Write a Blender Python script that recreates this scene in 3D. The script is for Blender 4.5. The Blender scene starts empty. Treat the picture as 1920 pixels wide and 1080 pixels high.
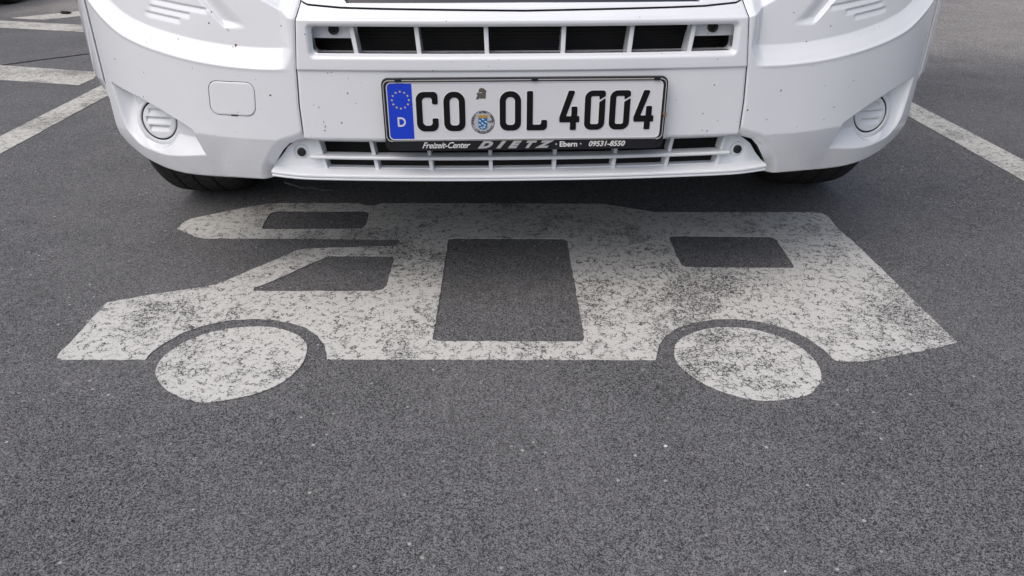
import bpy, bmesh, math, random
import numpy as np
from mathutils import Vector, Matrix
from mathutils.geometry import tessellate_polygon
random.seed(4); rng = np.random.default_rng(7)
S_ = bpy.context.scene; C = S_.collection
# ------------------------------------------------------------------ camera
PITCH, YAW = math.radians(27.833), math.radians(1.063)
cam = bpy.data.cameras.new('camera'); cam.lens = 1430/1920*36; cam.sensor_width = 36
cam.clip_start = .05; cam.clip_end = 2000
co = bpy.data.objects.new('camera', cam); C.objects.link(co)
co.location = (0, 0, .816); co.rotation_euler = (math.radians(90)-PITCH, 0, -YAW)
S_.camera = co
# ------------------------------------------------------------------ light
w = bpy.data.worlds.new("World"); S_.world = w; w.use_nodes = True
nt = w.node_tree; bg = nt.nodes['Background']; sky = nt.nodes.new('ShaderNodeTexSky')
sky.sky_type = 'NISHITA'; sky.sun_disc = False
SUN_EL, SUN_AZ = math.radians(55), math.radians(222)      # azimuth clockwise from +Y
sky.sun_elevation = SUN_EL; sky.sun_rotation = SUN_AZ
sky.air_density = 1.0; sky.dust_density = 5.0; sky.ozone_density = 1.5
hs = nt.nodes.new('ShaderNodeHueSaturation'); hs.inputs['Saturation'].default_value = .80   # thin high cloud
nt.links.new(sky.outputs[0], hs.inputs['Color']); nt.links.new(hs.outputs[0], bg.inputs[0]); bg.inputs[1].default_value = .13
sl = bpy.data.lights.new('sun', 'SUN'); sl.energy = 1.0; sl.angle = math.radians(90); sl.color = (1, .98, .95)
so = bpy.data.objects.new('sun', sl); C.objects.link(so)
d = Vector((math.sin(SUN_AZ)*math.cos(SUN_EL), math.cos(SUN_AZ)*math.cos(SUN_EL), math.sin(SUN_EL)))
so.rotation_euler = (-d).to_track_quat('-Z', 'Y').to_euler()
S_.view_settings.view_transform = 'Standard'; S_.view_settings.look = 'None'
S_.view_settings.exposure = .15; S_.view_settings.gamma = 1

# ------------------------------------------------------------------ materials
class N:
    def __init__(s, name):
        s.m = bpy.data.materials.new(name); s.m.use_nodes = True; s.t = s.m.node_tree
        s.b = s.t.nodes['Principled BSDF']
        s.co = s.t.nodes.new('ShaderNodeTexCoord').outputs['Object']
    def n(s, k, **kw):
        x = s.t.nodes.new(k)
        for a, v in kw.items(): setattr(x, a, v)
        return x
    def l(s, a, b): s.t.links.new(a, b)
    def set(s, x, v):
        if isinstance(v, (int, float, tuple)): x.default_value = v
        else: s.l(v, x)
    def noise(s, sc, det=2, rough=.5, vec=None, col=False):
        x = s.n('ShaderNodeTexNoise'); x.inputs['Scale'].default_value = sc
        x.inputs['Detail'].default_value = det; x.inputs['Roughness'].default_value = rough
        s.l(vec or s.co, x.inputs['Vector']); return x.outputs['Color' if col else 'Fac']
    def vor(s, sc, feat='F1', vec=None, rnd=1):
        x = s.n('ShaderNodeTexVoronoi', feature=feat); x.inputs['Scale'].default_value = sc
        x.inputs['Randomness'].default_value = rnd
        s.l(vec or s.co, x.inputs['Vector']); return x
    def math(s, op, a, b=0., c=0., clamp=False):
        x = s.n('ShaderNodeMath', operation=op, use_clamp=clamp)
        for i, v in enumerate((a, b, c)): s.set(x.inputs[i], v)
        return x.outputs[0]
    def ramp(s, f, a, b, lo=0., hi=1.):
        x = s.n('ShaderNodeMapRange', interpolation_type='SMOOTHSTEP'); s.set(x.inputs[0], f)
        for i, v in enumerate((a, b, lo, hi)): s.set(x.inputs[i+1], v)
        return x.outputs[0]
    def mix(s, f, a, b, bl='MIX'):
        x = s.n('ShaderNodeMix', data_type='RGBA', blend_type=bl); s.set(x.inputs['Factor'], f)
        for k, v in ((6, a), (7, b)):
            if isinstance(v, tuple): x.inputs[k].default_value = (*v, 1) if len(v) == 3 else v
            else: s.l(v, x.inputs[k])
        return x.outputs[2]
    def warp(s, amt, sc):
        nz = s.noise(sc, 2, .5, None, True)
        v = s.n('ShaderNodeVectorMath', operation='MULTIPLY_ADD')
        s.l(nz, v.inputs[0]); v.inputs[1].default_value = (amt,)*3; s.l(s.co, v.inputs[2]); return v.outputs[0]
    def sep(s):
        x = s.n('ShaderNodeSeparateXYZ'); s.l(s.co, x.inputs[0]); return x.outputs
    def bump(s, h, dist, st=1.):
        x = s.n('ShaderNodeBump'); x.inputs['Distance'].default_value = dist; x.inputs['Strength'].default_value = st
        s.l(h, x.inputs['Height']); s.l(x.outputs[0], s.b.inputs['Normal'])
    def col(s, c): s.set(s.b.inputs['Base Color'], (*c, 1) if isinstance(c, tuple) else c)
    def p(s, **kw):
        for k, v in kw.items(): s.set(s.b.inputs[k.replace('_', ' ')], v)

def asphalt_nodes(s):
    """returns colour, height of a fine-grained worn asphalt"""
    vw = s.warp(.003, 120)
    v1 = s.vor(640, 'F1', vw)
    cs = s.n('ShaderNodeSeparateColor'); s.l(v1.outputs['Color'], cs.inputs[0])
    grain = cs.outputs[0]
    v2 = s.vor(260, 'F1', vw); cs2 = s.n('ShaderNodeSeparateColor'); s.l(v2.outputs['Color'], cs2.inputs[0])
    n1 = s.noise(700, 2, .7); n2 = s.noise(150, 3, .6); n3 = s.noise(1.6, 4, .6); n4 = s.noise(9, 3, .6)
    g = s.math('ADD', s.math('MULTIPLY', grain, .75), s.math('MULTIPLY', n1, .25))
    g = s.math('ADD', g, s.math('MULTIPLY', s.math('SUBTRACT', cs2.outputs[1], .5), .22))
    g = s.math('ADD', g, s.math('MULTIPLY', s.math('SUBTRACT', n2, .5), .22))
    base = s.mix(s.ramp(g, .14, .88), (.010, .010, .012), (.282, .281, .290))
    # pits between the stones
    pit = s.ramp(s.noise(330, 2, .6), .60, .68)
    base = s.mix(s.math('MULTIPLY', pit, .7), base, (.016, .016, .018))
    # scattered pale chips
    v3 = s.vor(55, 'F1'); c3 = s.n('ShaderNodeSeparateColor'); s.l(v3.outputs['Color'], c3.inputs[0])
    chip = s.math('MULTIPLY', s.ramp(s.math('ADD', v3.outputs['Distance'], s.math('MULTIPLY', n1, .08)), .23, .15),
                  s.math('GREATER_THAN', c3.outputs[0], .875))
    base = s.mix(s.math('MULTIPLY', chip, s.ramp(c3.outputs[1], 0, 1, .35, 1.0)), base, (.60, .59, .56))
    v4 = s.vor(17, 'F1'); c4 = s.n('ShaderNodeSeparateColor'); s.l(v4.outputs['Color'], c4.inputs[0])
    pitb = s.math('MULTIPLY', s.ramp(s.math('ADD', v4.outputs['Distance'], s.math('MULTIPLY', n2, .12)), .15, .10),
                  s.math('GREATER_THAN', c4.outputs[0], .88))
    base = s.mix(s.math('MULTIPLY', pitb, .85), base, (.012, .012, .014))
    f = s.math('ADD', s.math('MULTIPLY', s.ramp(n3, .3, .7), .42), s.math('MULTIPLY', s.ramp(n4, .3, .7), .12))
    base = s.mix(s.math('MULTIPLY', f, .8), base, (.112, .110, .111))
    # asphalt colour turns paler over the driving lane beyond the bays
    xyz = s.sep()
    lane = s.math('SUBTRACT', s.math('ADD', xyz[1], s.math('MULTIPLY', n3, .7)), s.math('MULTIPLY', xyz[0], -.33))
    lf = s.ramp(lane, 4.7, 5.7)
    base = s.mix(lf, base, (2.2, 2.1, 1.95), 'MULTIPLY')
    tone = s.math('ADD', s.ramp(n3, .3, .7, .86, 1.12), s.math('ADD', s.ramp(s.noise(42, 3, .7), .3, .7, -.10, .10), s.ramp(s.noise(5.5, 5, .7), .3, .7, -.07, .07)))
    tv = s.n('ShaderNodeCombineColor'); [s.l(tone, tv.inputs[i]) for i in range(3)]
    base = s.mix(1.0, base, tv.outputs[0], 'MULTIPLY')
    h = s.math('ADD', s.math('MULTIPLY', s.math('SUBTRACT', 1, v1.outputs['Distance']), .4), s.math('ADD', n1, s.math('MULTIPLY', pit, -.8)))
    return base, h

def mat_asphalt():
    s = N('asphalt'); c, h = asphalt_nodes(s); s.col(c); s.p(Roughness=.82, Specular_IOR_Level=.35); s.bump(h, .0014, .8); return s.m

def mat_roadpaint(name, wear, tint=(.62, .615, .59), dirty=.22):
    s = N(name); c, h = asphalt_nodes(s)
    big = s.noise(3.2, 5, .62); mid = s.noise(17, 4, .65); fine = s.noise(150, 3, .7)
    bigr = s.ramp(s.math('ADD', s.math('MULTIPLY', big, .7), s.math('MULTIPLY', mid, .3)), .47, .63)
    e1 = s.vor(42, 'DISTANCE_TO_EDGE', s.warp(.018, 80)).outputs['Distance']
    e2 = s.vor(120, 'DISTANCE_TO_EDGE', s.warp(.008, 160)).outputs['Distance']
    gate = s.ramp(s.math('ADD', s.noise(30, 3, .6), s.math('MULTIPLY', bigr, .12)), .515, .59)
    gate2 = s.ramp(s.math('ADD', s.noise(60, 3, .6), s.math('MULTIPLY', bigr, .18)), .50, .58)
    cr = s.math('MULTIPLY', s.ramp(e1, .040, .010), gate)
    cr = s.math('MAXIMUM', cr, s.math('MULTIPLY', s.ramp(e2, .075, .02), gate2))
    fine2 = s.noise(300, 2, .6)
    pf = s.math('ADD', s.math('MULTIPLY', fine2, .55), s.math('MULTIPLY', s.noise(140, 2, .6), .45))
    pits = s.ramp(pf, s.math('SUBTRACT', .612, s.math('MULTIPLY', bigr, .075*wear)), s.math('SUBTRACT', .630, s.math('MULTIPLY', bigr, .075*wear)))
    hole = s.math('MAXIMUM', s.math('MULTIPLY', cr, .95), s.math('MULTIPLY', pits, .95))
    grime = s.math('MULTIPLY', s.ramp(s.math('ADD', big, s.math('MULTIPLY', mid, .35)), .60, .92), dirty)
    pt = s.mix(s.math('MULTIPLY', mid, .35), tint, tuple(v*.80 for v in tint))
    pt = s.mix(grime, pt, (.17, .165, .155))
    pt = s.mix(s.math('MULTIPLY', s.ramp(s.noise(330, 2, .6), .45, .75), .25), pt, (.3, .29, .27))
    s.col(s.mix(hole, pt, s.mix(.75, c, (.020, .019, .018)))); s.p(Roughness=.68, Specular_IOR_Level=.4)
    hh = s.math('ADD', s.math('MULTIPLY', s.math('SUBTRACT', 1, hole), 1.2), s.math('MULTIPLY', fine, .6))
    s.bump(hh, .0012, .7); return s.m

def mat_paint(name='white_car_paint', base=(.755, .775, .81), specks=True):
    s = N(name); c = s.mix(s.ramp(s.noise(3, 4, .6), .35, .7), base, tuple(v*.955 for v in base))
    rough = s.ramp(s.noise(40, 3, .6), .3, .8, .16, .27)
    if specks:
        n = s.noise(500, 2, .6)
        for sc, thr, r, colr in ((26, .36, .056, (.02, .018, .018)), (60, .86, .10, (.05, .045, .04)), (85, .86, .11, (.33, .29, .25))):
            v = s.vor(sc, 'F1'); k = s.n('ShaderNodeSeparateColor'); s.l(v.outputs['Color'], k.inputs[0])
            dd = s.math('ADD', v.outputs['Distance'], s.math('MULTIPLY', s.math('SUBTRACT', n, .5), r*1.2))
            rad = s.ramp(k.outputs[1], 0, 1, r*.35, r)
            f = s.math('MULTIPLY', s.math('LESS_THAN', dd, rad), s.math('GREATER_THAN', k.outputs[0], thr))
            c = s.mix(s.math('MULTIPLY', f, .9), c, colr)
        # road film low down
        z = s.sep()[2]
        film = s.math('MULTIPLY', s.ramp(z, .40, .26), s.ramp(s.noise(22, 5, .7), .35, .75, .15, .6))
        c = s.mix(s.math('MULTIPLY', film, .35), c, (.42, .40, .36))
    s.col(c); s.p(Roughness=rough, Specular_IOR_Level=.5, Coat_Weight=.9, Coat_Roughness=.04); return s.m

def mat_plain(name, c, rough=.5, metal=0., spec=.5, nsc=60, var=.25, coat=0.):
    s = N(name); c2 = tuple(v*(1-var) for v in c)
    s.col(s.mix(s.noise(nsc, 4, .65), c, c2)); s.p(Roughness=rough, Metallic=metal, Specular_IOR_Level=spec, Coat_Weight=coat); return s.m

M = dict(
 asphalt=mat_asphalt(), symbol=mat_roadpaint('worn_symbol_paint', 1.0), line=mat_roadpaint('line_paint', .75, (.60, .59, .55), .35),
 white=mat_paint(), white2=mat_paint('parked_car_paint', (.7, .71, .73), False),
 wplastic=mat_plain('white_plastic', (.73, .755, .785), .38, nsc=30, var=.08),
 black=mat_plain('black_plastic', (.014, .014, .016), .45), dark=mat_plain('radiator_dark', (.006, .006, .007), .7),
 gloss=mat_plain('gloss_dark_plastic', (.010, .013, .03), .22), fin=mat_plain('fin_dark', (.010, .010, .010), .6), slat=mat_plain('slat_dark', (.03, .03, .03), .5),
 rubber=mat_plain('tyre_rubber', (.036, .034, .033), .72, nsc=35, var=.4, spec=.3), under=mat_plain('underbody', (.012, .012, .012), .9),
 rim=mat_plain('wheel_steel', (.35, .36, .37), .4, .8), glass=mat_plain('window_glass', (.02, .025, .03), .05, coat=1),
 lamp=mat_plain('lamp_glass', (.55, .57, .6), .08, coat=1), plate=mat_plain('plate_white', (.67, .68, .71), .38, nsc=90, var=.06),
 emboss_hi=mat_plain('emboss_highlight_white', (.74, .75, .78), .3, var=.02), ink=mat_plain('plate_ink', (.006, .006, .007), .45, spec=.25), blue=mat_plain('plate_blue', (.003, .045, .60), .5, var=.1),
 star=mat_plain('star_yellow', (.75, .6, .2), .5), lett=mat_plain('lettering_white', (.72, .72, .72), .5, var=.1),
 grey=mat_plain('lettering_grey', (.42, .42, .43), .5, var=.2), brown=mat_plain('sticker_remains', (.16, .135, .12), .8, nsc=300, var=.7),
 holder=mat_plain('holder_black', (.012, .013, .017), .35), silver=mat_plain('silver_line', (.55, .54, .52), .3, .3),
 seal=mat_plain('seal_silver', (.50, .51, .53), .4), cyan=mat_plain('shield_blue', (.01, .16, .42), .4), gold=mat_plain('crown_gold', (.5, .27, .03), .5),
 reed=mat_plain('dry_grass', (.22, .13, .08), .8), joint=mat_plain('joint_tar', (.012, .012, .013), .8), body=mat_plain('body_white', (.74, .75, .76), .25, coat=.5, var=.05),
)
# ------------------------------------------------------------------ helpers
def mesh_obj(name, V, F, m, parent=None, smooth=False):
    me = bpy.data.meshes.new(name)
    me.from_pydata([tuple(map(float, v)) for v in V], [], [tuple(int(i) for i in f) for f in F]); me.update()
    me.materials.append(m)
    if smooth: me.polygons.foreach_set('use_smooth', [True]*len(me.polygons))
    o = bpy.data.objects.new(name, me); C.objects.link(o)
    if parent: o.parent = parent
    return o
def empty(name, label, cat, loc=(0, 0, 0), rz=0, group=None):
    o = bpy.data.objects.new(name, None); C.objects.link(o); o.location = loc; o.rotation_euler = (0, 0, rz)
    return tag(o, label, cat, group)
def tag(o, label, cat, group=None):
    o['label'] = label; o['category'] = cat
    if group: o['group'] = group
    return o
def bevel(o, w, seg=2, ang=35):
    b = o.modifiers.new('bevel', 'BEVEL'); b.width = w; b.segments = seg; b.limit_method = 'ANGLE'; b.angle_limit = math.radians(ang)
    o.data.polygons.foreach_set('use_smooth', [True]*len(o.data.polygons)); 
    wn = o.modifiers.new('wn', 'WEIGHTED_NORMAL'); wn.keep_sharp = True
    return o
class MB:
    def __init__(s): s.V = []; s.F = []
    def add(s, V, F):
        k = len(s.V); s.V += [tuple(v) for v in V]; s.F += [tuple(i+k for i in f) for f in F]; return s
    def hexa(s, P): # 8 points bottom 4 ccw, top 4
        return s.add(P, [(3, 2, 1, 0), (4, 5, 6, 7), (0, 1, 5, 4), (1, 2, 6, 5), (2, 3, 7, 6), (3, 0, 4, 7)])
    def box(s, x0, x1, y0, y1, z0, z1):
        return s.hexa([(x0, y0, z0), (x1, y0, z0), (x1, y1, z0), (x0, y1, z0), (x0, y0, z1), (x1, y0, z1), (x1, y1, z1), (x0, y1, z1)])
    def prism(s, poly, holes, fn, t):
        """polygon in 2D with holes; fn(u,v,h)->3D ; t thickness"""
        rings = [poly]+list(holes); pts = [p for r in rings for p in r]; n = len(pts)
        tri = tessellate_polygon([[Vector((p[0], p[1], 0)) for p in r] for r in rings])
        V = [fn(p[0], p[1], t) for p in pts]+[fn(p[0], p[1], 0) for p in pts]
        def area(a, b, c):
            A, B, D = pts[a], pts[b], pts[c]; return (B[0]-A[0])*(D[1]-A[1])-(B[1]-A[1])*(D[0]-A[0])
        F = []
        for a, b, c in tri:
            if area(a, b, c) < 0: a, b = b, a
            F += [(a, b, c), (c+n, b+n, a+n)]
        k = 0
        for ri, r in enumerate(rings):
            L = len(r); A = sum(r[i][0]*r[(i+1) % L][1]-r[(i+1) % L][0]*r[i][1] for i in range(L))
            ccw = (A > 0) != (ri > 0)
            for i in range(L):
                a, b = k+i, k+(i+1) % L
                if not ccw: a, b = b, a
                F.append((a, a+n, b+n, b))
            k += L
        return s.add(V, F)
    def tube(s, P, r, n=8, cap=True):
        P = [Vector(p) for p in P]; V = []; F = []
        for i, p in enumerate(P):
            t = (P[min(i+1, len(P)-1)]-P[max(i-1, 0)]).normalized()
            a = t.orthogonal().normalized() if i == 0 else (a-t*a.dot(t)).normalized(); b = t.cross(a)
            rr = r[i] if isinstance(r, (list, tuple)) else r
            V += [tuple(p+(a*math.cos(q)+b*math.sin(q))*rr) for q in [2*math.pi*k/n for k in range(n)]]
        for i in range(len(P)-1):
            for k in range(n): F.append((i*n+k, i*n+(k+1) % n, (i+1)*n+(k+1) % n, (i+1)*n+k))
        if cap: F += [tuple(range(n))[::-1], tuple(range((len(P)-1)*n, len(P)*n))]
        return s.add(V, F)
    def lathe(s, prof, M4=None, n=48):
        """prof (r,h) about local Z"""
        V = []; F = []; m = len(prof)
        for k in range(n):
            q = 2*math.pi*k/n
            for r, h in prof:
                v = Vector((r*math.cos(q), r*math.sin(q), h)); V.append(tuple(M4 @ v if M4 else v))
        for k in range(n):
            for j in range(m-1):
                a, b = k*m+j, ((k+1) % n)*m+j; F.append((a, b, b+1, a+1))
        return s.add(V, F)
    def build(s, name, m, parent=None, smooth=False): return mesh_obj(name, s.V, s.F, M[m] if isinstance(m, str) else m, parent, smooth)
def fixn(o):
    bm = bmesh.new(); bm.from_mesh(o.data); bmesh.ops.remove_doubles(bm, verts=bm.verts, dist=1e-6); bmesh.ops.recalc_face_normals(bm, faces=bm.faces); bm.to_mesh(o.data); bm.free(); return o
def autosmooth(o, ang=35):
    bm = bmesh.new(); bm.from_mesh(o.data)
    for e in bm.edges:
        if len(e.link_faces) == 2 and e.calc_face_angle(0) > math.radians(ang): e.smooth = False
    for f in bm.faces: f.smooth = True
    bm.to_mesh(o.data); bm.free(); return o

# ------------------------------------------------------------------ ground
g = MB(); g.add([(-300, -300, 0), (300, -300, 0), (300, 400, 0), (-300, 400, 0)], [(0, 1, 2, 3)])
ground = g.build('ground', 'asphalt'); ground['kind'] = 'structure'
flat = lambda z0: (lambda u, v, h: (u, v, z0+h))
def marking(name, poly, holes=(), m='symbol', parent=None, t=.0011):
    # slightly ragged painted edge
    def rag(r, amp=.0007):
        out = []
        for i in range(len(r)):
            a, b = Vector(r[i]), Vector(r[(i+1) % len(r)]); L = (b-a).length; k = max(1, int(L/.012)) if L < 3 else max(1, int(L/.05))
            nn = Vector((-(b-a).y, (b-a).x))/max(L, 1e-6)
            for j in range(k):
                p = a.lerp(b, j/k)+(nn*random.gauss(0, amp) if j else Vector((0, 0))); out.append((p.x, p.y))
        return out
    b = MB(); b.prism(rag(poly), [rag(h) for h in holes], flat(.001), t); return b.build(name, m, parent)
OUTER = [(-0.863, 1.899), (-0.861, 1.946), (-0.85, 1.969), (-0.819, 1.988), (-0.725, 2.049), (-0.664, 2.077), (-0.629, 2.081), (-0.407, 2.076), (-0.386, 2.059), (-0.36, 2.055), (-0.34, 2.075), (0.301, 2.059), (0.422, 2.0), (0.44, 1.992), (0.882, 1.983), (0.907, 1.975), (0.915, 1.944), (0.909, 1.88), (0.917, 1.731), (0.919, 1.434), (0.921, 1.291), (0.881, 1.274), (0.722, 1.229), (0.701, 1.225), (0.649, 1.228), (0.642, 1.271), (0.626, 1.313), (0.597, 1.35), (0.547, 1.381), (0.499, 1.393), (0.455, 1.392), (0.409, 1.379), (0.371, 1.358), (0.339, 1.327), (0.318, 1.291), (0.302, 1.238), (-0.336, 1.251), (-0.341, 1.273), (-0.35, 1.303), (-0.372, 1.34), (-0.403, 1.373), (-0.443, 1.395), (-0.485, 1.409), (-0.528, 1.412), (-0.581, 1.404), (-0.625, 1.381), (-0.656, 1.352), (-0.675, 1.317), (-0.687, 1.284), (-0.688, 1.257), (-0.849, 1.26), (-0.863, 1.266), (-0.867, 1.279), (-0.865, 1.333), (-0.868, 1.474), (-0.865, 1.491), (-0.848, 1.498), (-0.758, 1.534), (-0.693, 1.556), (-0.653, 1.571), (-0.604, 1.633), (-0.509, 1.757), (-0.494, 1.763), (-0.419, 1.77), (-0.266, 1.778), (-0.255, 1.795), (-0.259, 1.815), (-0.27, 1.818), (-0.556, 1.83), (-0.768, 1.834), (-0.799, 1.849)]
W1 = [(-0.523, 1.379), (-0.467, 1.374), (-0.418, 1.347), (-0.39, 1.312), (-0.381, 1.274), (-0.383, 1.225), (-0.405, 1.174), (-0.444, 1.14), (-0.493, 1.122), (-0.527, 1.116), (-0.559, 1.124), (-0.606, 1.153), (-0.638, 1.189), (-0.655, 1.223), (-0.657, 1.27), (-0.636, 1.32), (-0.589, 1.363)]
W2 = [(0.468, 1.359), (0.521, 1.351), (0.57, 1.318), (0.6, 1.275), (0.61, 1.227), (0.605, 1.185), (0.59, 1.153), (0.56, 1.121), (0.522, 1.108), (0.476, 1.102), (0.436, 1.112), (0.391, 1.141), (0.36, 1.181), (0.342, 1.225), (0.344, 1.268), (0.36, 1.306), (0.4, 1.34), (0.438, 1.355)]
H1 = [(-0.628, 2.019), (-0.379, 2.015), (-0.364, 2.003), (-0.36, 1.922), (-0.368, 1.89), (-0.628, 1.891), (-0.637, 1.898), (-0.642, 1.973), (-0.64, 2.008)]
H2 = [(-0.559, 1.538), (-0.561, 1.554), (-0.526, 1.59), (-0.43, 1.715), (-0.41, 1.721), (-0.266, 1.715), (-0.26, 1.706), (-0.259, 1.559), (-0.266, 1.54), (-0.283, 1.533)]
H3 = [(-0.132, 1.802), (-0.131, 1.812), (-0.117, 1.822), (0.166, 1.814), (0.176, 1.803), (0.175, 1.695), (0.172, 1.324), (0.168, 1.311), (0.157, 1.308), (-0.124, 1.315), (-0.136, 1.32), (-0.137, 1.329), (-0.134, 1.517)]
H4 = [(0.444, 1.817), (0.454, 1.827), (0.708, 1.817), (0.719, 1.803), (0.717, 1.728), (0.712, 1.642), (0.705, 1.632), (0.45, 1.642), (0.442, 1.657), (0.441, 1.727)]
sym = empty('motorhome_symbol', 'worn white painted side view of a motorhome on the asphalt in front of the bumper', 'road marking', (0, 1.6, 0))
sh = lambda P: [(x, y-1.6) for x, y in P]
marking('body_marking', sh(OUTER), [sh(H1), sh(H2), sh(H3), sh(H4)], parent=sym)
def smooth_loop(P, n=5):
    out = []; L = len(P)
    for i in range(L):
        a, b, c, d_ = P[i-1], P[i], P[(i+1) % L], P[(i+2) % L]
        for k in range(n):
            t = k/n; out.append(tuple(.5*(2*b[j]+(c[j]-a[j])*t+(2*a[j]-5*b[j]+4*c[j]-d_[j])*t*t+(3*b[j]-a[j]-3*c[j]+d_[j])*t**3) for j in (0, 1)))
    return out
for W in (W1, W2): marking('wheel_marking', smooth_loop(sh(W), 3), parent=sym)
BL = 'white parking bay lines'
tag(marking('parking_line', [(-1.832, .3), (-1.712, .3), (-1.700, 9), (-1.815, 9)], m='line'), 'long white bay line running back along the left side of the motorhome', 'parking line', BL)
tag(marking('parking_line', [(1.640, .3), (1.765, .3), (1.745, 9), (1.630, 9)], m='line'), 'long white bay line running away to the right of the motorhome', 'parking line', BL)
tag(marking('hatching_stripe', [(-4.6, 4.66), (-1.961, 3.857), (-1.925, 3.72), (-1.930, 3.582), (-4.6, 4.32)], m='line'), 'nearest slanted white stripe beside the left bay line, with a cut end', 'road marking', 'slanted white stripes on the left')
tag(marking('hatching_stripe', [(-5.2, 6.06), (-3.386, 5.508), (-1.95, 5.07), (-1.95, 4.85), (-3.344, 5.252), (-5.2, 5.81)], m='line'), 'second slanted white stripe, running on behind the left bumper corner', 'road marking', 'slanted white stripes on the left')
tag(marking('lane_line', [(-3.372, 5.625), (-3.046, 5.949), (-1.9, 7.14), (-1.75, 6.95), (-2.926, 5.715), (-3.108, 5.526)], m='line'), 'thin white line with a pointed tip and a black spot near the top left', 'road marking')
cr = [(-3.4, 3.30), (-2.9, 3.70), (-2.62, 3.94), (-2.45, 4.13), (-2.219, 4.348), (-1.95, 4.66), (-1.8, 4.83)]
b = MB(); up_ = []; dn = []
for i, (x, y) in enumerate([(cr[i][0]+(cr[i+1][0]-cr[i][0])*k/12, cr[i][1]+(cr[i+1][1]-cr[i][1])*k/12) for i in range(6) for k in range(12)]):
    wd = .006+.004*random.random(); jx = random.gauss(0, .006); up_.append((x-wd+jx, y+wd)); dn.append((x+wd+jx, y-wd))
b.prism(up_+dn[::-1], [], flat(.001), .001); o = b.build('asphalt_joint', 'joint'); o['kind'] = 'structure'
bm = bmesh.new(); bmesh.ops.create_icosphere(bm, subdivisions=3, radius=.022)
for v in bm.verts:
    k = 1+.35*math.sin(v.co.x*170+v.co.y*90)*math.cos(v.co.y*230+v.co.z*150); v.co = Vector((v.co.x*1.6*k-3.085, v.co.y*.8*k+5.80, max(.004, v.co.z*.5*k+.010)))
me = bpy.data.meshes.new('dirt_clump'); bm.to_mesh(me); bm.free(); me.materials.append(M['joint']); o = bpy.data.objects.new('dirt_clump', me); C.objects.link(o)
tag(o, 'small black clump lying on the thin white line at upper left', 'debris')
# loose little stones and a couple of dry bits lying on the asphalt
PEB = [(-.62, .83), (.38, .72), (.80, .78), (-.17, .60), (-1.30, 1.95), (-.52, .62), (.27, .98), (1.22, 1.55)]
for i, (x, y) in enumerate(PEB):
    bm = bmesh.new(); bmesh.ops.create_icosphere(bm, subdivisions=1, radius=.0022 if i % 3 else .0032)
    for v in bm.verts: v.co = Vector((v.co.x*random.uniform(.7, 1.5), v.co.y*random.uniform(.6, 1.1), v.co.z*.5))
    me = bpy.data.meshes.new('pebble'); bm.to_mesh(me); bm.free(); me.materials.append(M['lett'] if i % 4 else M['dark'])
    o = bpy.data.objects.new('pebble', me); C.objects.link(o); o.location = (x, y, .003)
    tag(o, ('tiny black' if i % 4 == 0 else 'tiny pale')+' stone chip lying loose on the asphalt', 'stone', 'loose stone chips, '+('black' if i % 4 == 0 else 'pale'))

# ------------------------------------------------------------------ bumper surface
PX = [0, .2, .43, .6, .72, .82, .90, .95, .98, .995, 1.0, 1.0]; PY = [0, .004, .022, .055, .105, .17, .25, .34, .43, .53, .65, .9]
P = np.array(list(zip(PX, PY))); P = np.vstack([[-P[1][0], P[1][1]], P, 2*P[-1]-P[-2]]); hf = []
for i in range(1, len(P)-2):
    for k in range(40):
        t = k/40; a, b_, c, d_ = P[i-1:i+3]
        hf.append(.5*((2*b_)+(c-a)*t+(2*a-5*b_+4*c-d_)*t*t+(-a+3*b_-3*c+d_)*t**3))
hf.append(P[-2]); hf = np.array(hf); SA = np.concatenate([[0], np.cumsum(np.hypot(*np.diff(hf, axis=0).T))])
tn = np.gradient(hf, SA, axis=0); tn /= np.hypot(tn[:, 0], tn[:, 1])[:, None]
def plan(s):
    a = np.abs(s); sg = np.where(np.asarray(s) >= 0, 1., -1.)
    x = np.interp(a, SA, hf[:, 0]); y = np.interp(a, SA, hf[:, 1]); tx = np.interp(a, SA, tn[:, 0]); ty = np.interp(a, SA, tn[:, 1])
    L = np.hypot(tx, ty); return x*sg, y, (ty/L)*sg, -tx/L     # point, outward normal
def surf(s, z, dd=0.):
    x, y, nx, ny = plan(s); return np.stack([x+nx*dd, y+ny*dd, z+0*x], -1)
def pt(s, z, dd=0.):
    return Vector([float(v) for v in surf(np.float64(s), np.float64(z), dd)])
def nrm(s):
    x, y, nx, ny = plan(np.float64(s)); return Vector((float(nx), float(ny), 0))
def ss(x): x = np.clip(x, 0, 1); return x*x*(3-2*x)
def sd_poly(X, Z, poly):
    """signed distance, negative inside"""
    d = np.full(X.shape, 1e9); ins = np.zeros(X.shape, bool); n = len(poly)
    for i in range(n):
        ax, az = poly[i]; bx, bz = poly[(i+1) % n]; ex, ez = bx-ax, bz-az
        t = np.clip(((X-ax)*ex+(Z-az)*ez)/max(ex*ex+ez*ez, 1e-14), 0, 1)
        d = np.minimum(d, np.hypot(X-ax-t*ex, Z-az-t*ez))
        c1 = (az > Z) != (bz > Z)
        with np.errstate(divide='ignore', invalid='ignore'): ins ^= c1 & (X < ex*(Z-az)/(ez if ez else 1e-12)+ax)
    return np.where(ins, -d, d)
def sd_rrect(X, Z, x0, x1, z0, z1, r):
    qx = np.abs(X-(x0+x1)/2)-((x1-x0)/2-r); qz = np.abs(Z-(z0+z1)/2)-((z1-z0)/2-r)
    return np.hypot(np.maximum(qx, 0), np.maximum(qz, 0))+np.minimum(np.maximum(qx, qz), 0)-r
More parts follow.
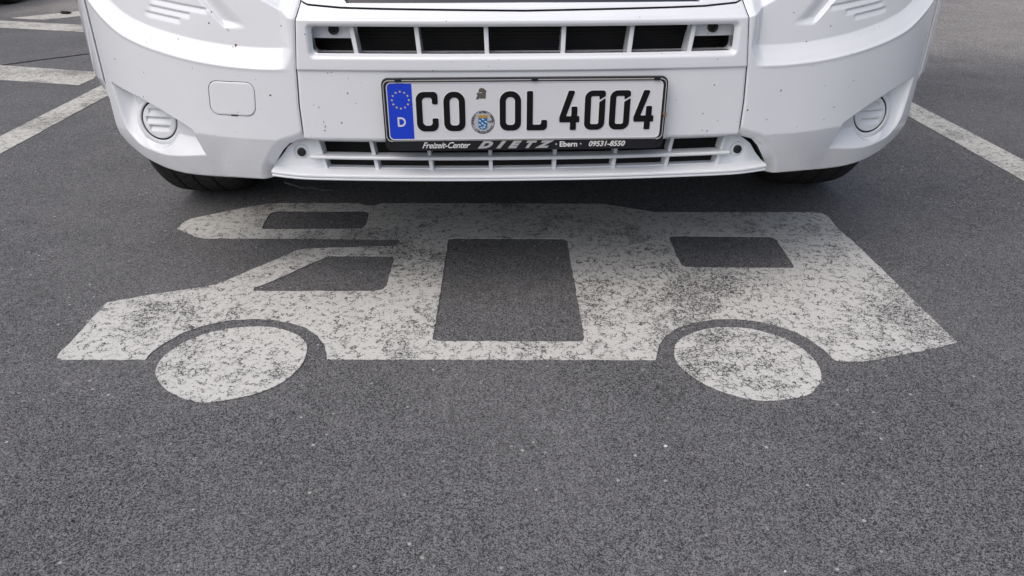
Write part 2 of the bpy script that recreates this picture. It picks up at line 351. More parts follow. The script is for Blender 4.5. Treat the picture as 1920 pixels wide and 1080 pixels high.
def sheet(name, s0, s1, z0, z1, mask, disp, m, parent, step=.002, flange=.012, dirn=None, flip=False):
    ns, nz = int(round(abs(s1-s0)/step))+1, int(round((z1-z0)/step))+1
    S, Z = np.meshgrid(np.linspace(s0, s1, ns), np.linspace(z0, z1, nz), indexing='ij')
    f = mask(S, Z); hs, hz = (s1-s0)/(ns-1), (z1-z0)/(nz-1)
    for _ in range(2):
        gs = (mask(S+1e-4, Z)-mask(S-1e-4, Z))/2e-4; gz = (mask(S, Z+1e-4)-mask(S, Z-1e-4))/2e-4
        g2 = np.maximum(gs*gs+gz*gz, .25); near = np.abs(f) < .72*step
        S = np.where(near, S-f*gs/g2, S); Z = np.where(near, Z-f*gz/g2, Z); f = mask(S, Z)
    keep = f <= step*.12
    cell = keep[:-1, :-1] & keep[1:, :-1] & keep[1:, 1:] & keep[:-1, 1:]
    P3 = surf(S, Z, disp(S, Z)); idx = -np.ones(S.shape, int)
    used = np.zeros(S.shape, bool); e_ = 1.3e-3
    Ts = surf(S+e_, Z, disp(S+e_, Z))-surf(S-e_, Z, disp(S-e_, Z)); Tz = surf(S, Z+e_, disp(S, Z+e_))-surf(S, Z-e_, disp(S, Z-e_))
    NN = np.cross(Ts, Tz); NN /= np.linalg.norm(NN, axis=-1, keepdims=True)
    GO = gs[..., None]*Ts/np.linalg.norm(Ts, axis=-1, keepdims=True)+gz[..., None]*Tz/np.linalg.norm(Tz, axis=-1, keepdims=True); GO /= np.maximum(np.linalg.norm(GO, axis=-1, keepdims=True), 1e-6)
    for a, b_ in ((0, 0), (1, 0), (1, 1), (0, 1)): used[a:ns-1+a, b_:nz-1+b_] |= cell
    idx[used] = np.arange(used.sum()); V = P3[used]; VN = NN[used]
    i, j = np.nonzero(cell); F = np.stack([idx[i, j], idx[i+1, j], idx[i+1, j+1], idx[i, j+1]], 1)
    # boundary flange
    e = np.concatenate([F[:, [0, 1]], F[:, [1, 2]], F[:, [2, 3]], F[:, [3, 0]]]); key = e.min(1)*10**7+e.max(1)
    u, inv, cnt = np.unique(key, return_inverse=True, return_counts=True); be = e[cnt[inv] == 1]
    if flange:
        bv = np.unique(be); mp = {int(v): k for k, v in enumerate(bv)}
        _, _, nx, ny = plan(S[used][bv]); nn = np.stack([nx, ny, 0*nx], 1) if dirn is None else np.tile(-np.array(dirn), (len(bv), 1))
        o1 = V[bv]; o2 = V[bv]-nn*flange; n0 = len(V)
        V = np.concatenate([V, o1, o2]); VN = np.concatenate([VN, GO[used][bv], GO[used][bv]])
        FF = np.array([[n0+mp[int(b_)], n0+mp[int(a)], n0+len(bv)+mp[int(a)], n0+len(bv)+mp[int(b_)]] for a, b_ in be])
        F = np.concatenate([F, FF])
    if flip: F = F[:, ::-1]
    me = bpy.data.meshes.new(name); me.vertices.add(len(V)); me.vertices.foreach_set('co', V.astype(np.float32).ravel())
    me.loops.add(4*len(F)); me.loops.foreach_set('vertex_index', F.astype(np.int32).ravel())
    me.polygons.add(len(F)); me.polygons.foreach_set('loop_start', np.arange(0, 4*len(F), 4, dtype=np.int32))
    me.polygons.foreach_set('loop_total', np.full(len(F), 4, np.int32)); me.update(calc_edges=True); me.validate()
    me.polygons.foreach_set('use_smooth', [True]*len(me.polygons)); me.materials.append(M[m])
    me.normals_split_custom_set_from_vertices([tuple(v) for v in VN.tolist()])
    o = bpy.data.objects.new(name, me); C.objects.link(o); o.parent = parent; return o

RV = empty('motorhome', 'white motorhome seen nose on with a dirt-specked front bumper and number plate', 'motorhome', (.05, 1.445, 0), math.radians(1.0))

I = lambda x, xs, ys: np.interp(x, xs, ys)
def SM(tab, wd=.03):
    xs = np.linspace(tab[0][0], tab[0][-1], 600); ys = np.interp(xs, *tab); k = max(3, int(wd/(xs[1]-xs[0]))|1); wv = np.hanning(k+2)[1:-1]; wv /= wv.sum()
    pad = np.concatenate([2*ys[0]-ys[1:k//2+1][::-1], ys, 2*ys[-1]-ys[-k//2:-1][::-1]]) if k > 1 else ys
    out = np.convolve(pad, wv, 'same')[k//2:k//2+600]; out[0] = ys[0]; return (xs, out)
ZC = ([.40, .45, .50, .576, .653, .743, .818, .886, .94, 1.2], [.511, .511, .510, .514, .523, .5375, .555, .5875, .625, .72])
LOW = ([.42, .56, .66, .75, .85, 1.2], [.3755, .3750, .379, .376, .366, .360])
ZT = ([0, .26, .335, .398, .409, .418, .425, .44], [.6145, .6175, .619, .6235, .628, .634, .65, .75])
TOPL = ([.6625, .694, .746, .805, .8897, .91], [.3798, .395, .4162, .4338, .4483, .452])
BOTL = ([.64, .708, .785, .853, .885, .900, .906], [.287, .288, .291, .309, .345, .395, .455])
ZB = ([.51, .61, .68, .745, .80, .865, .92, .955, 1.0, 1.05, 1.1, 1.4], [.278, .275, .270, .271, .275, .289, .313, .345, .40, .48, .60, .8])
ZC = SM(ZC, .09); LOW = SM(LOW, .08); TOPL = SM(TOPL, .05); BOTL = SM(BOTL, .05); ZB = SM(ZB, .05)
RT = SM(([.28, .30, .315, .335, .39, .5], [.640, .645, .655, .664, .668, .668]), .02)
ROLL = [(.4275, .3768), (.4412, .3700), (.4695, .3615), (.4884, .3445), (.5021, .3274), (.5203, .3042), (.5290, .285), (.53, .2), (.3, .2), (.3, .3768)]
SEAM = ([.25, .377, .442, .512, .60, .625, .65, .8], [.4305, .4305, .431, .427, .4175, .413, .411, .411])
FOG = dict(s=.803, z=.3785, off=-.033)
fx, fy, fnx, fny = [float(v) for v in plan(np.float64(FOG['s']))]
def fog_axis():
    n = Vector((fnx*.34, fny, .10)).normalized(); return Vector((fx, fy, FOG['z']))+Vector((fnx, fny, 0))*FOG['off'], n
FC, FN = fog_axis()
def disp_corner(S, Z):
    a = np.abs(S); zc = I(a, *ZC); lo = I(a, *LOW); d = 0*S
    k = np.maximum(0, lo-Z); sw = .002+.045*ss((a-.66)/.12); k = k*k/(k+sw); d -= .33*k+.6*k*k                                     # lower part tucks under
    d -= .006*ss((a-.60)/.2)*np.clip((zc-Z)/.15, 0, 1)*0
    A = ss((a-.428-.30*np.maximum(0, .548-Z))/.030)                                # start of the sculpted step
    h, r = .035, .021
    q = np.clip((Z-zc)/h, 0, 1.0); q = q-.5*.10*np.sin(q*2*np.pi)/np.pi
    d -= A*r*q
    d -= A*.10*np.maximum(0, Z-zc-h)
    # soft highlight lip right under the crease
    d += A*.0012*np.exp(-((Z-zc)/.004)**2)
    # shoulder towards the bonnet
    zs = I(a, [.40, .415, .44, .467, .493, .55, .7], [.5985, .5985, .6045, .618, .631, .67, .8])
    k = np.maximum(0, Z-zs); d -= .95*k*np.clip(k/.006, .0, 1)
    # three louvre steps
    u = (a-.70)
    for z1, w0, w1 in ((.6235, .60, .745), (.6095, .64, .752), (.5965, .665, .765)):
        line = z1+.105*u; dz = line-Z
        win = ss((a-w0)/.010)*ss((w1-a)/.018)
        d -= .0034*win*np.where((dz > 0) & (dz < .0125), 1-dz/.0125, 0)*np.clip(dz/.003, 0, 1)
    # curved inner end of the louvre field
    ee = np.hypot((a-.640)/1., (Z-.612)/1.8)
    # diagonal channel beside the lamp
    t = (Z-.586)/(.632-.586); cx = .572+.046*t
    d -= .009*ss((Z-.578)/.014)*np.where(a < cx, ss(1-(cx-a)/.050), ss(1-(a-cx)/.006))
    # dished fog lamp pocket
    T = I(a, *TOPL); B = I(a, *BOTL); R = I(Z, *RT)
    ins = ss((T-Z)/.005)*ss((a-R)/.006)
    dep = np.clip((Z-B)*.50, 0, .034)*ss((Z-B)/.022+.1)
    ped = -(.33*k+.6*k*k)
    x, y, nx, ny = plan(a); px_, py_ = x-FC.x, y-FC.y
    num = -(px_*FN.x+py_*FN.y+(Z-FC.z)*FN.z); den = nx*FN.x+ny*FN.y; tt = num/den
    hx, hy, hz = px_+nx*tt, py_+ny*tt, Z-FC.z; rr = np.sqrt(hx*hx+hy*hy+hz*hz)
    wq = ss((.059-rr)/.010); pock = ped-dep
    pock = pock*(1-wq)+np.minimum(pock+.004, tt-.003)*wq
    d = np.where(ins > 0, d*(1-ins)+np.minimum(pock, d)*ins, d)
    # rolled edges: under-panel cut out and seam
    f = -sd_poly(a, Z, ROLL); k = np.clip(1+f/.020, 0, 1); d -= .018*k*k
    sm = a-I(Z, *SEAM)-.0015; k = np.clip(1-sm/.004, 0, 1); d -= np.where(Z > .372, .0022*k*k, 0)
    zb = I(a, *ZB); k = np.clip(1-(Z-zb)/.004, 0, 1); d -= .003*k*k
    return d
TOW = dict(x0=-.6135, x1=-.5170, z0=.4195, z1=.4850, r=.018)
def tow_sd(S, Z): return sd_rrect(S+.10*(Z-.452)*-1.0, Z, TOW['x0'], TOW['x1'], TOW['z0'], TOW['z1'], TOW['r'])
ENDS = .937
def mask_corner(sgn):
    def f(S, Z):
        a = np.abs(S); m = I(Z, *SEAM)+.0013-a
        m = np.maximum(m, -sd_poly(a, Z, ROLL)) if True else m
        m = np.maximum(m, (I(a, *ZB)-Z)*.9)
        m = np.maximum(m, np.where(a < .445, (Z-I(a, *ZT)+.0015)*.8, -1))
        m = np.maximum(m, a-ENDS-.05*np.maximum(0, .52-Z)*0)
        if sgn < 0: m = np.maximum(m, .0007-tow_sd(S, Z))
        return m
    return f
for sg in (-1, 1):
    s0, s1 = (.40, .95); a, b2 = (-s1, -s0) if sg < 0 else (s0, s1)
    o = sheet('bumper_corner', a, b2, .27, .72, mask_corner(sg), disp_corner, 'white', RV)
    # wheel arch moulding behind the corner
    def mf(S, Z): return np.maximum(np.maximum(ENDS+.0025-np.abs(S), np.abs(S)-1.20), (I(np.abs(S), [.93, .96, 1.0, 1.05, 1.1, 1.2], [.325, .350, .40, .48, .55, .64])-Z)*.8)
    def df(S, Z):
        a = np.abs(S); k = np.maximum(0, .52-Z); return .004-.30*np.maximum(0, .45-Z)+.006*ss((a-.95)/.03)*0-.003*np.clip(1-(a-ENDS)/.006, 0, 1)**2
    a, b2 = (-1.22, -.92) if sg < 0 else (.92, 1.22)
    sheet('arch_moulding', a, b2, .34, .90, mf, df, 'white', RV, step=.004)
    # lower rim that carries on under the pocket
# cover over the towing eye
tow = sheet('towing_eye_cover', -.64, -.49, .41, .495, lambda S, Z: tow_sd(S, Z)+.0007, lambda S, Z: disp_corner(S, Z)+.0004-.0015*np.clip(1+tow_sd(S, Z)/.003, 0, 1)**2, 'white', RV, step=.0015)
b = MB(); p0, p1 = pt(-.572, .4205, .0006), pt(-.558, .4205, .0006); n_ = nrm(-.565)
b.hexa([p0-Vector((0, 0, .0022)), p1-Vector((0, 0, .0022)), p1-Vector((0, 0, .0022))-n_*.002, p0-Vector((0, 0, .0022))-n_*.002, p0+Vector((0, 0, .001)), p1+Vector((0, 0, .001)), p1-n_*.002+Vector((0, 0, .001)), p0-n_*.002+Vector((0, 0, .001))])
b.build('pry_slot', 'slat', tow)

# insect smears stuck on the paint
def smear(s, z, ln, wd, ang, m, corner=True):
    S0, Z0 = [], []
    for k in range(14):
        a = 2*math.pi*k/14; r = 1+.35*math.sin(3*a+s*50); u, v = ln*r*math.cos(a)*.8, .8*wd*r*math.sin(a)
        S0.append(s+u*math.cos(ang)-v*math.sin(ang)); Z0.append(z+u*math.sin(ang)+v*math.cos(ang))
    S0.append(s); Z0.append(z); S0, Z0 = np.array(S0), np.array(Z0)
    f = disp_corner if corner else disp_panel; P_ = surf(S0, Z0, f(S0, Z0)+.0006)
    return mesh_obj('insect_smear', P_, [((k+1) % 14, k, 14) for k in range(14)], M[m], RV)
M['bug_red'] = mat_plain('bug_red', (.22, .06, .05), .6, nsc=400, var=.6); M['bug_dark'] = mat_plain('bug_dark', (.03, .025, .022), .6)
smear(-.550, .549, .0035, .0026, .8, 'bug_red'); smear(-.556, .546, .0028, .0007, -.7, 'bug_dark'); smear(-.563, .576, .0042, .0007, -.9, 'bug_dark')
smear(-.770, .487, .0022, .0008, -1.1, 'bug_dark'); smear(.635, .420, .0030, .0009, .4, 'bug_dark'); smear(.505, .462, .0030, .0012, 1.0, 'bug_dark')
# ---- centre panel
UG = (-.4000, .4025, .5325, .5930, .013)
def mask_panel(S, Z):
    a = np.abs(S); m = a-I(Z, *SEAM)+.0013
    m = np.maximum(m, (Z-I(a, *ZT)+.0015)); m = np.maximum(m, .3752+.004*np.clip((a-.40)/.03, 0, 1)-Z)
    return np.maximum(m, -sd_rrect(S, Z, UG[0]+.008, UG[1]-.008, UG[2]+.008, UG[3]-.004, .010))
def disp_panel(S, Z):
    a = np.abs(S); d = 0*S
    d += .0035*ss((Z-.5085)/.004)                              # slightly proud field round the grille
    d -= .02*np.maximum(0, Z-.52)
    k = np.maximum(0, Z-.5985); d -= .95*k*np.clip(k/.006, 0, 1)
    g_ = sd_rrect(S, Z, UG[0]-.002, UG[1]+.002, UG[2]-.002, UG[3]+.003, UG[4]); k = np.clip(-g_/.010, 0, 1); d -= .010*k*k
    k = np.clip(1-(I(Z, *SEAM)-.0015-a)/.004, 0, 1); d -= .0022*k*k
    k = np.clip(1-(Z-.3752)/.007, 0, 1); d -= .007*k*k
    return d
pan = sheet('centre_panel', -.436, .436, .370, .66, mask_panel, disp_panel, 'white', RV, flange=.012)
for a_ in ((-.386, .413, .0022, .0008, 1.4), (-.384, .404, .0026, .0011, 1.2), (-.386, .396, .0020, .0013, .3), (-.392, .441, .0024, .0008, 1.2), (.362, .388, .0030, .0011, 1.2), (.352, .390, .0014, .0012, 0), (-.170, .512, .0016, .0010, 1)):
    smear(*a_, 'bug_dark', False)
# sleeve of the upper grille opening
ug = empty('upper_grille', 'x', 'x'); del ug['label'], ug['category']; ug.parent = RV
R1 = []
for (cx, cz, a0) in ((UG[1]-.018, UG[3]-.014, 0), (UG[0]+.018, UG[3]-.014, 90), (UG[0]+.018, UG[2]+.018, 180), (UG[1]-.018, UG[2]+.018, 270)):
    for k in range(7): q = math.radians(a0+k*15); R1.append((cx+.0105*math.cos(q), cz+.0105*math.sin(q)))
RR = []
for i in range(len(R1)):
    a, b_ = R1[i], R1[(i+1) % len(R1)]; L = math.hypot(b_[0]-a[0], b_[1]-a[1]); k = max(1, int(L/.02))
    RR += [(a[0]+(b_[0]-a[0])*j/k, a[1]+(b_[1]-a[1])*j/k) for j in range(k)]
b = MB(); V = [pt(s, z, -.006) for s, z in RR]+[pt(s*1.012, z, -.040) for s, z in RR]; n = len(RR)
b.add(V, [(i, i+n, (i+1) % n+n, (i+1) % n) for i in range(n)]); b.build('opening_sleeve', 'white', ug, True)
def curve_slab(s0, s1, z0, z1, d0, d1, k=14):
    """box following the plan curve"""
    b = MB(); V = []
    for i in range(k+1):
        s = s0+(s1-s0)*i/k
        for (z, dd) in ((z0, d0), (z0, d1), (z1, d1), (z1, d0)): V.append(pt(s, z, dd))
    F = [(0, 1, 2, 3), tuple(4*k+j for j in (3, 2, 1, 0))]
    for i in range(k):
        for j in range(4): a = 4*i+j; c = 4*i+(j+1) % 4; F.append((a, a+4, c+4, c))
    return b.add(V, F)
# end plates that carry the round studs, with the dark slot below them
for s0, s1 in ((UG[0]-.002, -.312), (.312, UG[1]+.002)):
    x = curve_slab(s0, s1, .5640, .594, -.030, -.034, 4).build('end_plate', 'white', ug); fixn(x)
    x = curve_slab(s0-.001 if s0 < 0 else s0, s1, .529, .5445, -.030, -.034, 4)
for i, sb in enumerate((-.3155, -.1970, -.0700, .0725, .1990, .3155)):
    zt, zb_ = .5925, .5330; wt = .0042; bb = MB(); lean = .0
    def q(s, z, dd): p = pt(sb*(1+.45*(z-.563)), z, dd); tx = Vector((-nrm(sb).y, nrm(sb).x, 0)); return p+tx*s
    bb.hexa([q(-wt, zb_-.004, -.008), q(wt, zb_-.004, -.008), q(wt, zb_-.004, -.040), q(-wt, zb_-.004, -.048), q(-wt, zt+.001, -.014), q(wt, zt+.001, -.014), q(wt, zt+.001, -.040), q(-wt, zt+.001, -.040)])
    bevel(fixn(bb.build('grille_bar', 'white', ug)), .001)
for s in (-.3555, .3595):
    b = MB(); c = pt(s, .5800, -.030); nn = nrm(s); R4 = Matrix.Translation(c) @ nn.to_track_quat('Z', 'Y').to_matrix().to_4x4()
    b.lathe([(0, .006), (.003, .006), (.0034, .0042), (.0062, .0045), (.0072, .009), (.0090, .008), (.0095, .002), (.0095, -.02)], R4, 28); b.build('stud', 'black', ug, True)
# radiator behind the openings
rad = curve_slab(-.41, .41, .50, .606, -.075, -.080).build('radiator', 'dark', RV)
for i in range(12):
    z = .530+.006*i; curve_slab(-.40, .40, z, z+.0016, -.072, -.0745).build('fin', 'fin', rad)
# duct closing off the space between opening and radiator
b = MB(); V = [pt(s*1.01, z, -.039) for s, z in RR]+[pt(s*1.01, z+(.006 if z > .56 else -.006), -.078) for s, z in RR]
b.add(V, [(i, i+n, (i+1) % n+n, (i+1) % n) for i in range(n)]); b.build('radiator_duct', 'dark', RV)

# ---- strip above the panel and gloss grille (runs up out of the picture)
def zt2(S): return I(np.abs(S), *ZT)
sheet('grille_surround', -.46, .46, .612, .72, lambda S, Z: np.maximum((zt2(S)+.0018-Z)*.8, np.maximum(np.abs(S)-.50, Z-I(np.abs(S), [0, .325, .36, .38], [.6275, .6265, .66, .75]))),
      lambda S, Z: -.0135-.85*np.maximum(0, Z-.615)+.001-.002*np.clip(1-(Z-zt2(S))/.004, 0, 1), 'white', RV, step=.002, flange=.02)
sheet('gloss_grille', -.39, .39, .624, .74, lambda S, Z: np.maximum(np.abs(S)-.385, I(np.abs(S), [0, .325, .36, .38], [.6280, .6270, .66, .75])-.0005-Z),
      lambda S, Z: -.030-.5*np.maximum(0, Z-.62), 'gloss', RV, step=.004)

# ---- lower grille
lg = empty('lower_grille', 'x', 'x'); del lg['label'], lg['category']; lg.parent = RV
GH = (-.408, .4085)
def mask_lg(S, Z):
    out = [(-.447, .373), (-.478, .352), (-.494, .333), (-.517, .310), (-.517, .30), (.513, .30), (.513, .305), (.490, .328), (.474, .348), (.443, .370), (.43, .385), (-.43, .385)]
    m = sd_poly(S, Z, out)
    return np.maximum(m, -sd_rrect(S, Z, GH[0]+.0*Z, GH[1], .3120, .3655, .003))
def disp_lg(S, Z):
    a = np.abs(S); d = -.030-.012*np.clip((.372-Z)/.05, 0, 1)*0-.010*ss((a-.46)/.05)
    for sc, zc_ in ((-.4500, .3415), (.4465, .3375)):
        r_ = np.hypot(S-sc, Z-zc_); d = d-.0040*ss((.0170-r_)/.0020)+.0016*ss((.0130-r_)/.003)
    k = np.maximum(0, .3100-Z); return d+1.2*k
sheet('grille_frame', -.535, .535, .296, .386, mask_lg, disp_lg, 'wplastic', lg, step=.0016, flange=.016)
def cs(name, s0, s1, z0, z1, d0, d1, m, par, bv=.0015, k=24):
    return bevel(fixn(curve_slab(s0, s1, z0, z1, d0, d1, k).build(name, m, par)), bv)
cs('cross_bar', -.4275, .4245, .3325, .3400, -.014, -.046, 'wplastic', lg, .003)
for row, (z0, z1) in enumerate(((.3405, .372), (.3090, .3320))):
    for sb in (-.4055, -.2985, -.1870, -.0655, .0635, .1860, .2970, .4070):
        bb = MB(); wt = .0038; n_ = nrm(sb); tx = Vector((-n_.y, n_.x, 0)); ds = -.0*sb
        q = lambda s, z, dd: pt(sb*(1+.5*(z-.3365)), z, dd)+tx*s
        bb.hexa([q(-wt, z0, -.024+.006*(1-row)*0), q(wt, z0, -.024), q(wt, z0, -.05), q(-wt, z0, -.05), q(-wt, z1, -.024), q(wt, z1, -.024), q(wt, z1, -.05), q(-wt, z1, -.05)])
        bevel(fixn(bb.build('grille_bar', 'wplastic', lg)), .0008)
b = curve_slab(-.44, .44, .29, .39, -.085, -.090); back = b.build('backing', 'dark', lg)
for z in (.3255, .3565): fixn(curve_slab(-.40, .40, z, z+.005, -.062, -.080, 20).build('inner_slat', 'slat', lg))
# spoiler lip
def lip(s0, s1, prof, k=60):
    b = MB(); V = []; m = len(prof)
    for i in range(k+1):
        s = s0+(s1-s0)*i/k; e = min(abs(s-s0), abs(s1-s)); fade = min(1, e/.075)
        for j, (dd, z) in enumerate(prof):
            zz = z+(0 if j not in (2, 3, 4) else .001*(1-fade)); V.append(pt(s, zz, dd-.012*(1-fade)**1.3))
    F = [tuple(range(m))[::-1], tuple(range(k*m, k*m+m))]
    for i in range(k):
        for j in range(m): a = i*m+j; c = i*m+(j+1) % m; F.append((a, a+m, c+m, c))
    return b.add(V, F)
o = lip(-.512, .507, [(-.050, .3110), (-.030, .3105), (-.004, .3075), (.001, .3055), (.0015, .3010), (-.0020, .2995), (.0005, .2980), (.0005, .2950), (-.003, .2935), (-.050, .2935)]).build('spoiler_lip', 'wplastic', lg)
bevel(fixn(o), .0012)
# parking sensors
for sc, zc_ in ((-.4500, .3415), (.4465, .3375)):
    c = pt(sc, zc_, -.0315); nn = (nrm(sc)+Vector((0, 0, .05))).normalized(); R4 = Matrix.Translation(c) @ nn.to_track_quat('Z', 'Y').to_matrix().to_4x4()
    b = MB(); b.lathe([(0, .0035), (.0035, .0034), (.0075, .0040), (.0086, .0028), (.0086, -.01)], R4, 32); b.build('parking_sensor', 'black', RV, True)

# ---- fog lamp blanks
for sg in (-1, 1):
    c = Vector((sg*FC.x, FC.y, FC.z)); nn = Vector((sg*FN.x, FN.y, FN.z)); z = nn; x = Vector((0, 0, 1)).cross(z).normalized(); y = z.cross(x)
    R4 = Matrix.Translation(c) @ Matrix(((x.x, y.x, z.x, 0), (x.y, y.y, z.y, 0), (x.z, y.z, z.z, 0), (0, 0, 0, 1)))
    gap = MB(); gap.lathe([(.0424, -.0020), (.0380, -.0020), (.0380, -.0026)], R4, 64); 
    rr_, gr = .0382, 0
    # domed disc with three scooped slots, as a polar height field
    V = []; F = []; nr, na = 46, 128
    for i in range(nr+1):
        for j in range(na):
            r = rr_*i/nr; a = 2*math.pi*j/na; X, Y = r*math.cos(a), r*math.sin(a); h = .004-.0035*(r/rr_)**2-.003*max(0, (r-.0365)/.002)**2*(r > .0365)
            for y0, hw in ((.0175, .021), (.0005, .0295), (-.0165, .0235)):
                yy = (Y-y0+.007)/.0135
                if 0 < yy < 1 and abs(X) < hw: h -= .0068*min(1, (1-yy)/.12, yy*1.15+.02)*min(1, (hw-abs(X))/.003)
            V.append(tuple(R4 @ Vector((X, Y, h))))
    for i in range(nr):
        for j in range(na): a, b_, c_, d_ = i*na+j, (i+1)*na+j, (i+1)*na+(j+1) % na, i*na+(j+1) % na; F.append((a, b_, c_, d_))
    fl = mesh_obj('fog_lamp_cover', V, F, M['wplastic'], RV, True)
    gap.build('gap_ring', 'dark', fl)
    b = MB(); b.lathe([(.0530, -.008), (.0525, -.0022), (.0505, -.0004), (.0450, .0008), (.0428, .0012), (.0420, .0004), (.0416, -.004)], R4, 72); b.build('collar', 'wplastic', fl, True)

# ------------------------------------------------------------------ number plate (flat, upright, in front of the panel)
PCX, PZ0 = .0015, .3838        # plate centre and bottom edge, local
YP = -.0125
def PF(y0): return lambda u, v, h: (PCX+u*.001, y0-h, PZ0+v*.001)
def rrect(x0, x1, z0, z1, r, n=6):
    out = []
    for cx, cz, a0 in ((x1-r, z1-r, 0), (x0+r, z1-r, 90), (x0+r, z0+r, 180), (x1-r, z0+r, 270)):
        for k in range(n+1): q = math.radians(a0+90*k/n); out.append((cx+r*math.cos(q), cz+r*math.sin(q)))
    return out
hold = MB(); hold.prism(rrect(-268, 268, -21, 117, 12), [], PF(-.0040), .0065); hold = bevel(hold.build('plate_holder', 'holder', RV), .001)
b = MB(); b.prism(rrect(-267.6, 267.6, -4, 116.6, 12), [rrect(-260.5, 260.5, -.5, 110.5, 9)], PF(-.0105+.0), .0035); b.build('rim', 'holder', hold)
b = MB(); b.prism(rrect(-265.2, 265.2, -2.5, 114.6, 11), [rrect(-263.6, 263.6, 0, 112.4, 9.6)], PF(-.01405), .0004); b.build('silver_line', 'silver', hold)
for x in (-236, 17, 246):
    b = MB(); b.prism(rrect(x-6, x+6, 110.5, 116.4, 1), [], PF(-.0143), .0012); b.build('clip', 'holder', hold)
b = MB(); b.prism(rrect(-254, 254, -20.5, -1.2, 1.5), [], PF(-.0105), .0040); bevel(b.build('name_strip', 'holder', hold), .0007)
plate = MB(); plate.prism(rrect(-259.5, 259.5, .3, 110, 9), [], PF(YP+.002), .0015); plate = plate.build('number_plate', 'plate', RV)
b = MB(); b.prism(rrect(-259.4, 259.4, .4, 109.9, 9), [rrect(-257.6, 257.6, 2.3, 108, 7.5)], PF(YP+.0006), .0009); b.build('raised_edge', 'plate', plate)
b = MB(); b.prism([p for p in rrect(-257.4, -200, 2.5, 107.8, 7.5) if p[0] < -222]+[(-212, 2.5), (-212, 107.8)], [], PF(YP+.0005), .0003); eu = b.build('country_band', 'blue', plate)
for k in range(12):
    b = MB(); a = math.radians(90+30*k); cx, cy = -234+15.8*math.cos(a), 77+15.8*math.sin(a)
    b.prism([(cx+(2.4 if j % 2 == 0 else 1.15)*math.cos(math.radians(90+36*j)), cy+(2.4 if j % 2 == 0 else 1.15)*math.sin(math.radians(90+36*j))) for j in range(10)], [], PF(YP+.0002), .0003); b.build('star', 'star', eu)
def fillet(path, rad, closed=False, n=8):
    out = []; L = len(path)
    for i in range(L):
        if not closed and i in (0, L-1): out.append(path[i]); continue
        p = Vector(path[i]); a = Vector(path[i-1]); c = Vector(path[(i+1) % L]); r = rad[i] if isinstance(rad, (list, tuple)) else rad
        u = (a-p).normalized(); v = (c-p).normalized(); r = max(r, .01); ang = u.angle(v); tl = r/math.tan(ang/2)
        tl = min(tl, (a-p).length*.499, (c-p).length*.499); r = tl*math.tan(ang/2)
        s, e = p+u*tl, p+v*tl; cen = p+(u+v).normalized()*(r/math.sin(ang/2))
        a0 = math.atan2(*(s-cen).yx); a1 = math.atan2(*(e-cen).yx); da = (a1-a0+math.pi) % (2*math.pi)-math.pi
        for k in range(n+1): q = a0+da*k/n; out.append((cen.x+r*math.cos(q), cen.y+r*math.sin(q)))
    return out
def stroke(path, wd):
    L = []; R = []; n = len(path)
    for i in range(n):
        t = (Vector(path[min(i+1, n-1)])-Vector(path[max(i-1, 0)])).normalized(); nn = Vector((-t.y, t.x))*wd/2; p = Vector(path[i])
        L.append(tuple(p+nn)); R.append(tuple(p-nn))
    return L+R[::-1]
W_ = 11.6; h_ = W_/2
def glyph(ch):
    if ch == 'C': return [(fillet([(41, 51.5), (41, 75), (0, 75), (0, 0), (41, 0), (41, 25), (29.6, 25), (29.6, 11), (11.6, 11), (11.6, 64.3), (30, 64.3), (30, 51.5)], [3.5, 8, 15, 15, 15, 2.5, 2.5, 6, 8, 7, 4.5, 3.5], True), [])]
    if ch == 'O': return [(fillet([(0, 0), (40.5, 0), (40.5, 75), (0, 75)], [15, 15, 19, 19], True), [fillet([(11.6, 11), (28.9, 11), (28.9, 64), (11.6, 64)], [6, 6, 8, 8], True)])]
    if ch == 'L': return [(fillet([(0, 75), (0, 0), (39, 0), (39, 20), (27.6, 20), (27.6, 11), (11.6, 11), (11.6, 75)], [2.5, 2.5, 9, 3, 2.5, 4, 2.5, 2.5], True), [])]
    if ch == '4': return [(fillet([(16.5, 75), (0, 25), (0, 15), (20.8, 15), (20.8, 0), (32.2, 0), (32.2, 15), (38, 15), (38, 26.5), (34, 26.5), (34, 45), (22.6, 45), (22.6, 26.5), (12.5, 26.5), (29.2, 75)], [2.5, 5, 2.5, .5, 2, 2, .5, 1.5, 1.5, .5, 2.5, 2.5, .5, 1.5, 3], True), [])]
    if ch == '0':
        ring = fillet([(0, 0), (39, 0), (39, 60.5), (27.3, 53.0), (27.3, 11), (11.7, 11), (11.7, 64.5), (27.3, 64.5), (27.3, 57.2), (39, 64.7), (39, 75), (0, 75)], [13, 15, 1.0, 1, 3.5, 3.5, 3.5, 2.5, 1, 1.5, 13, 15], True)
        return [(ring, [])]
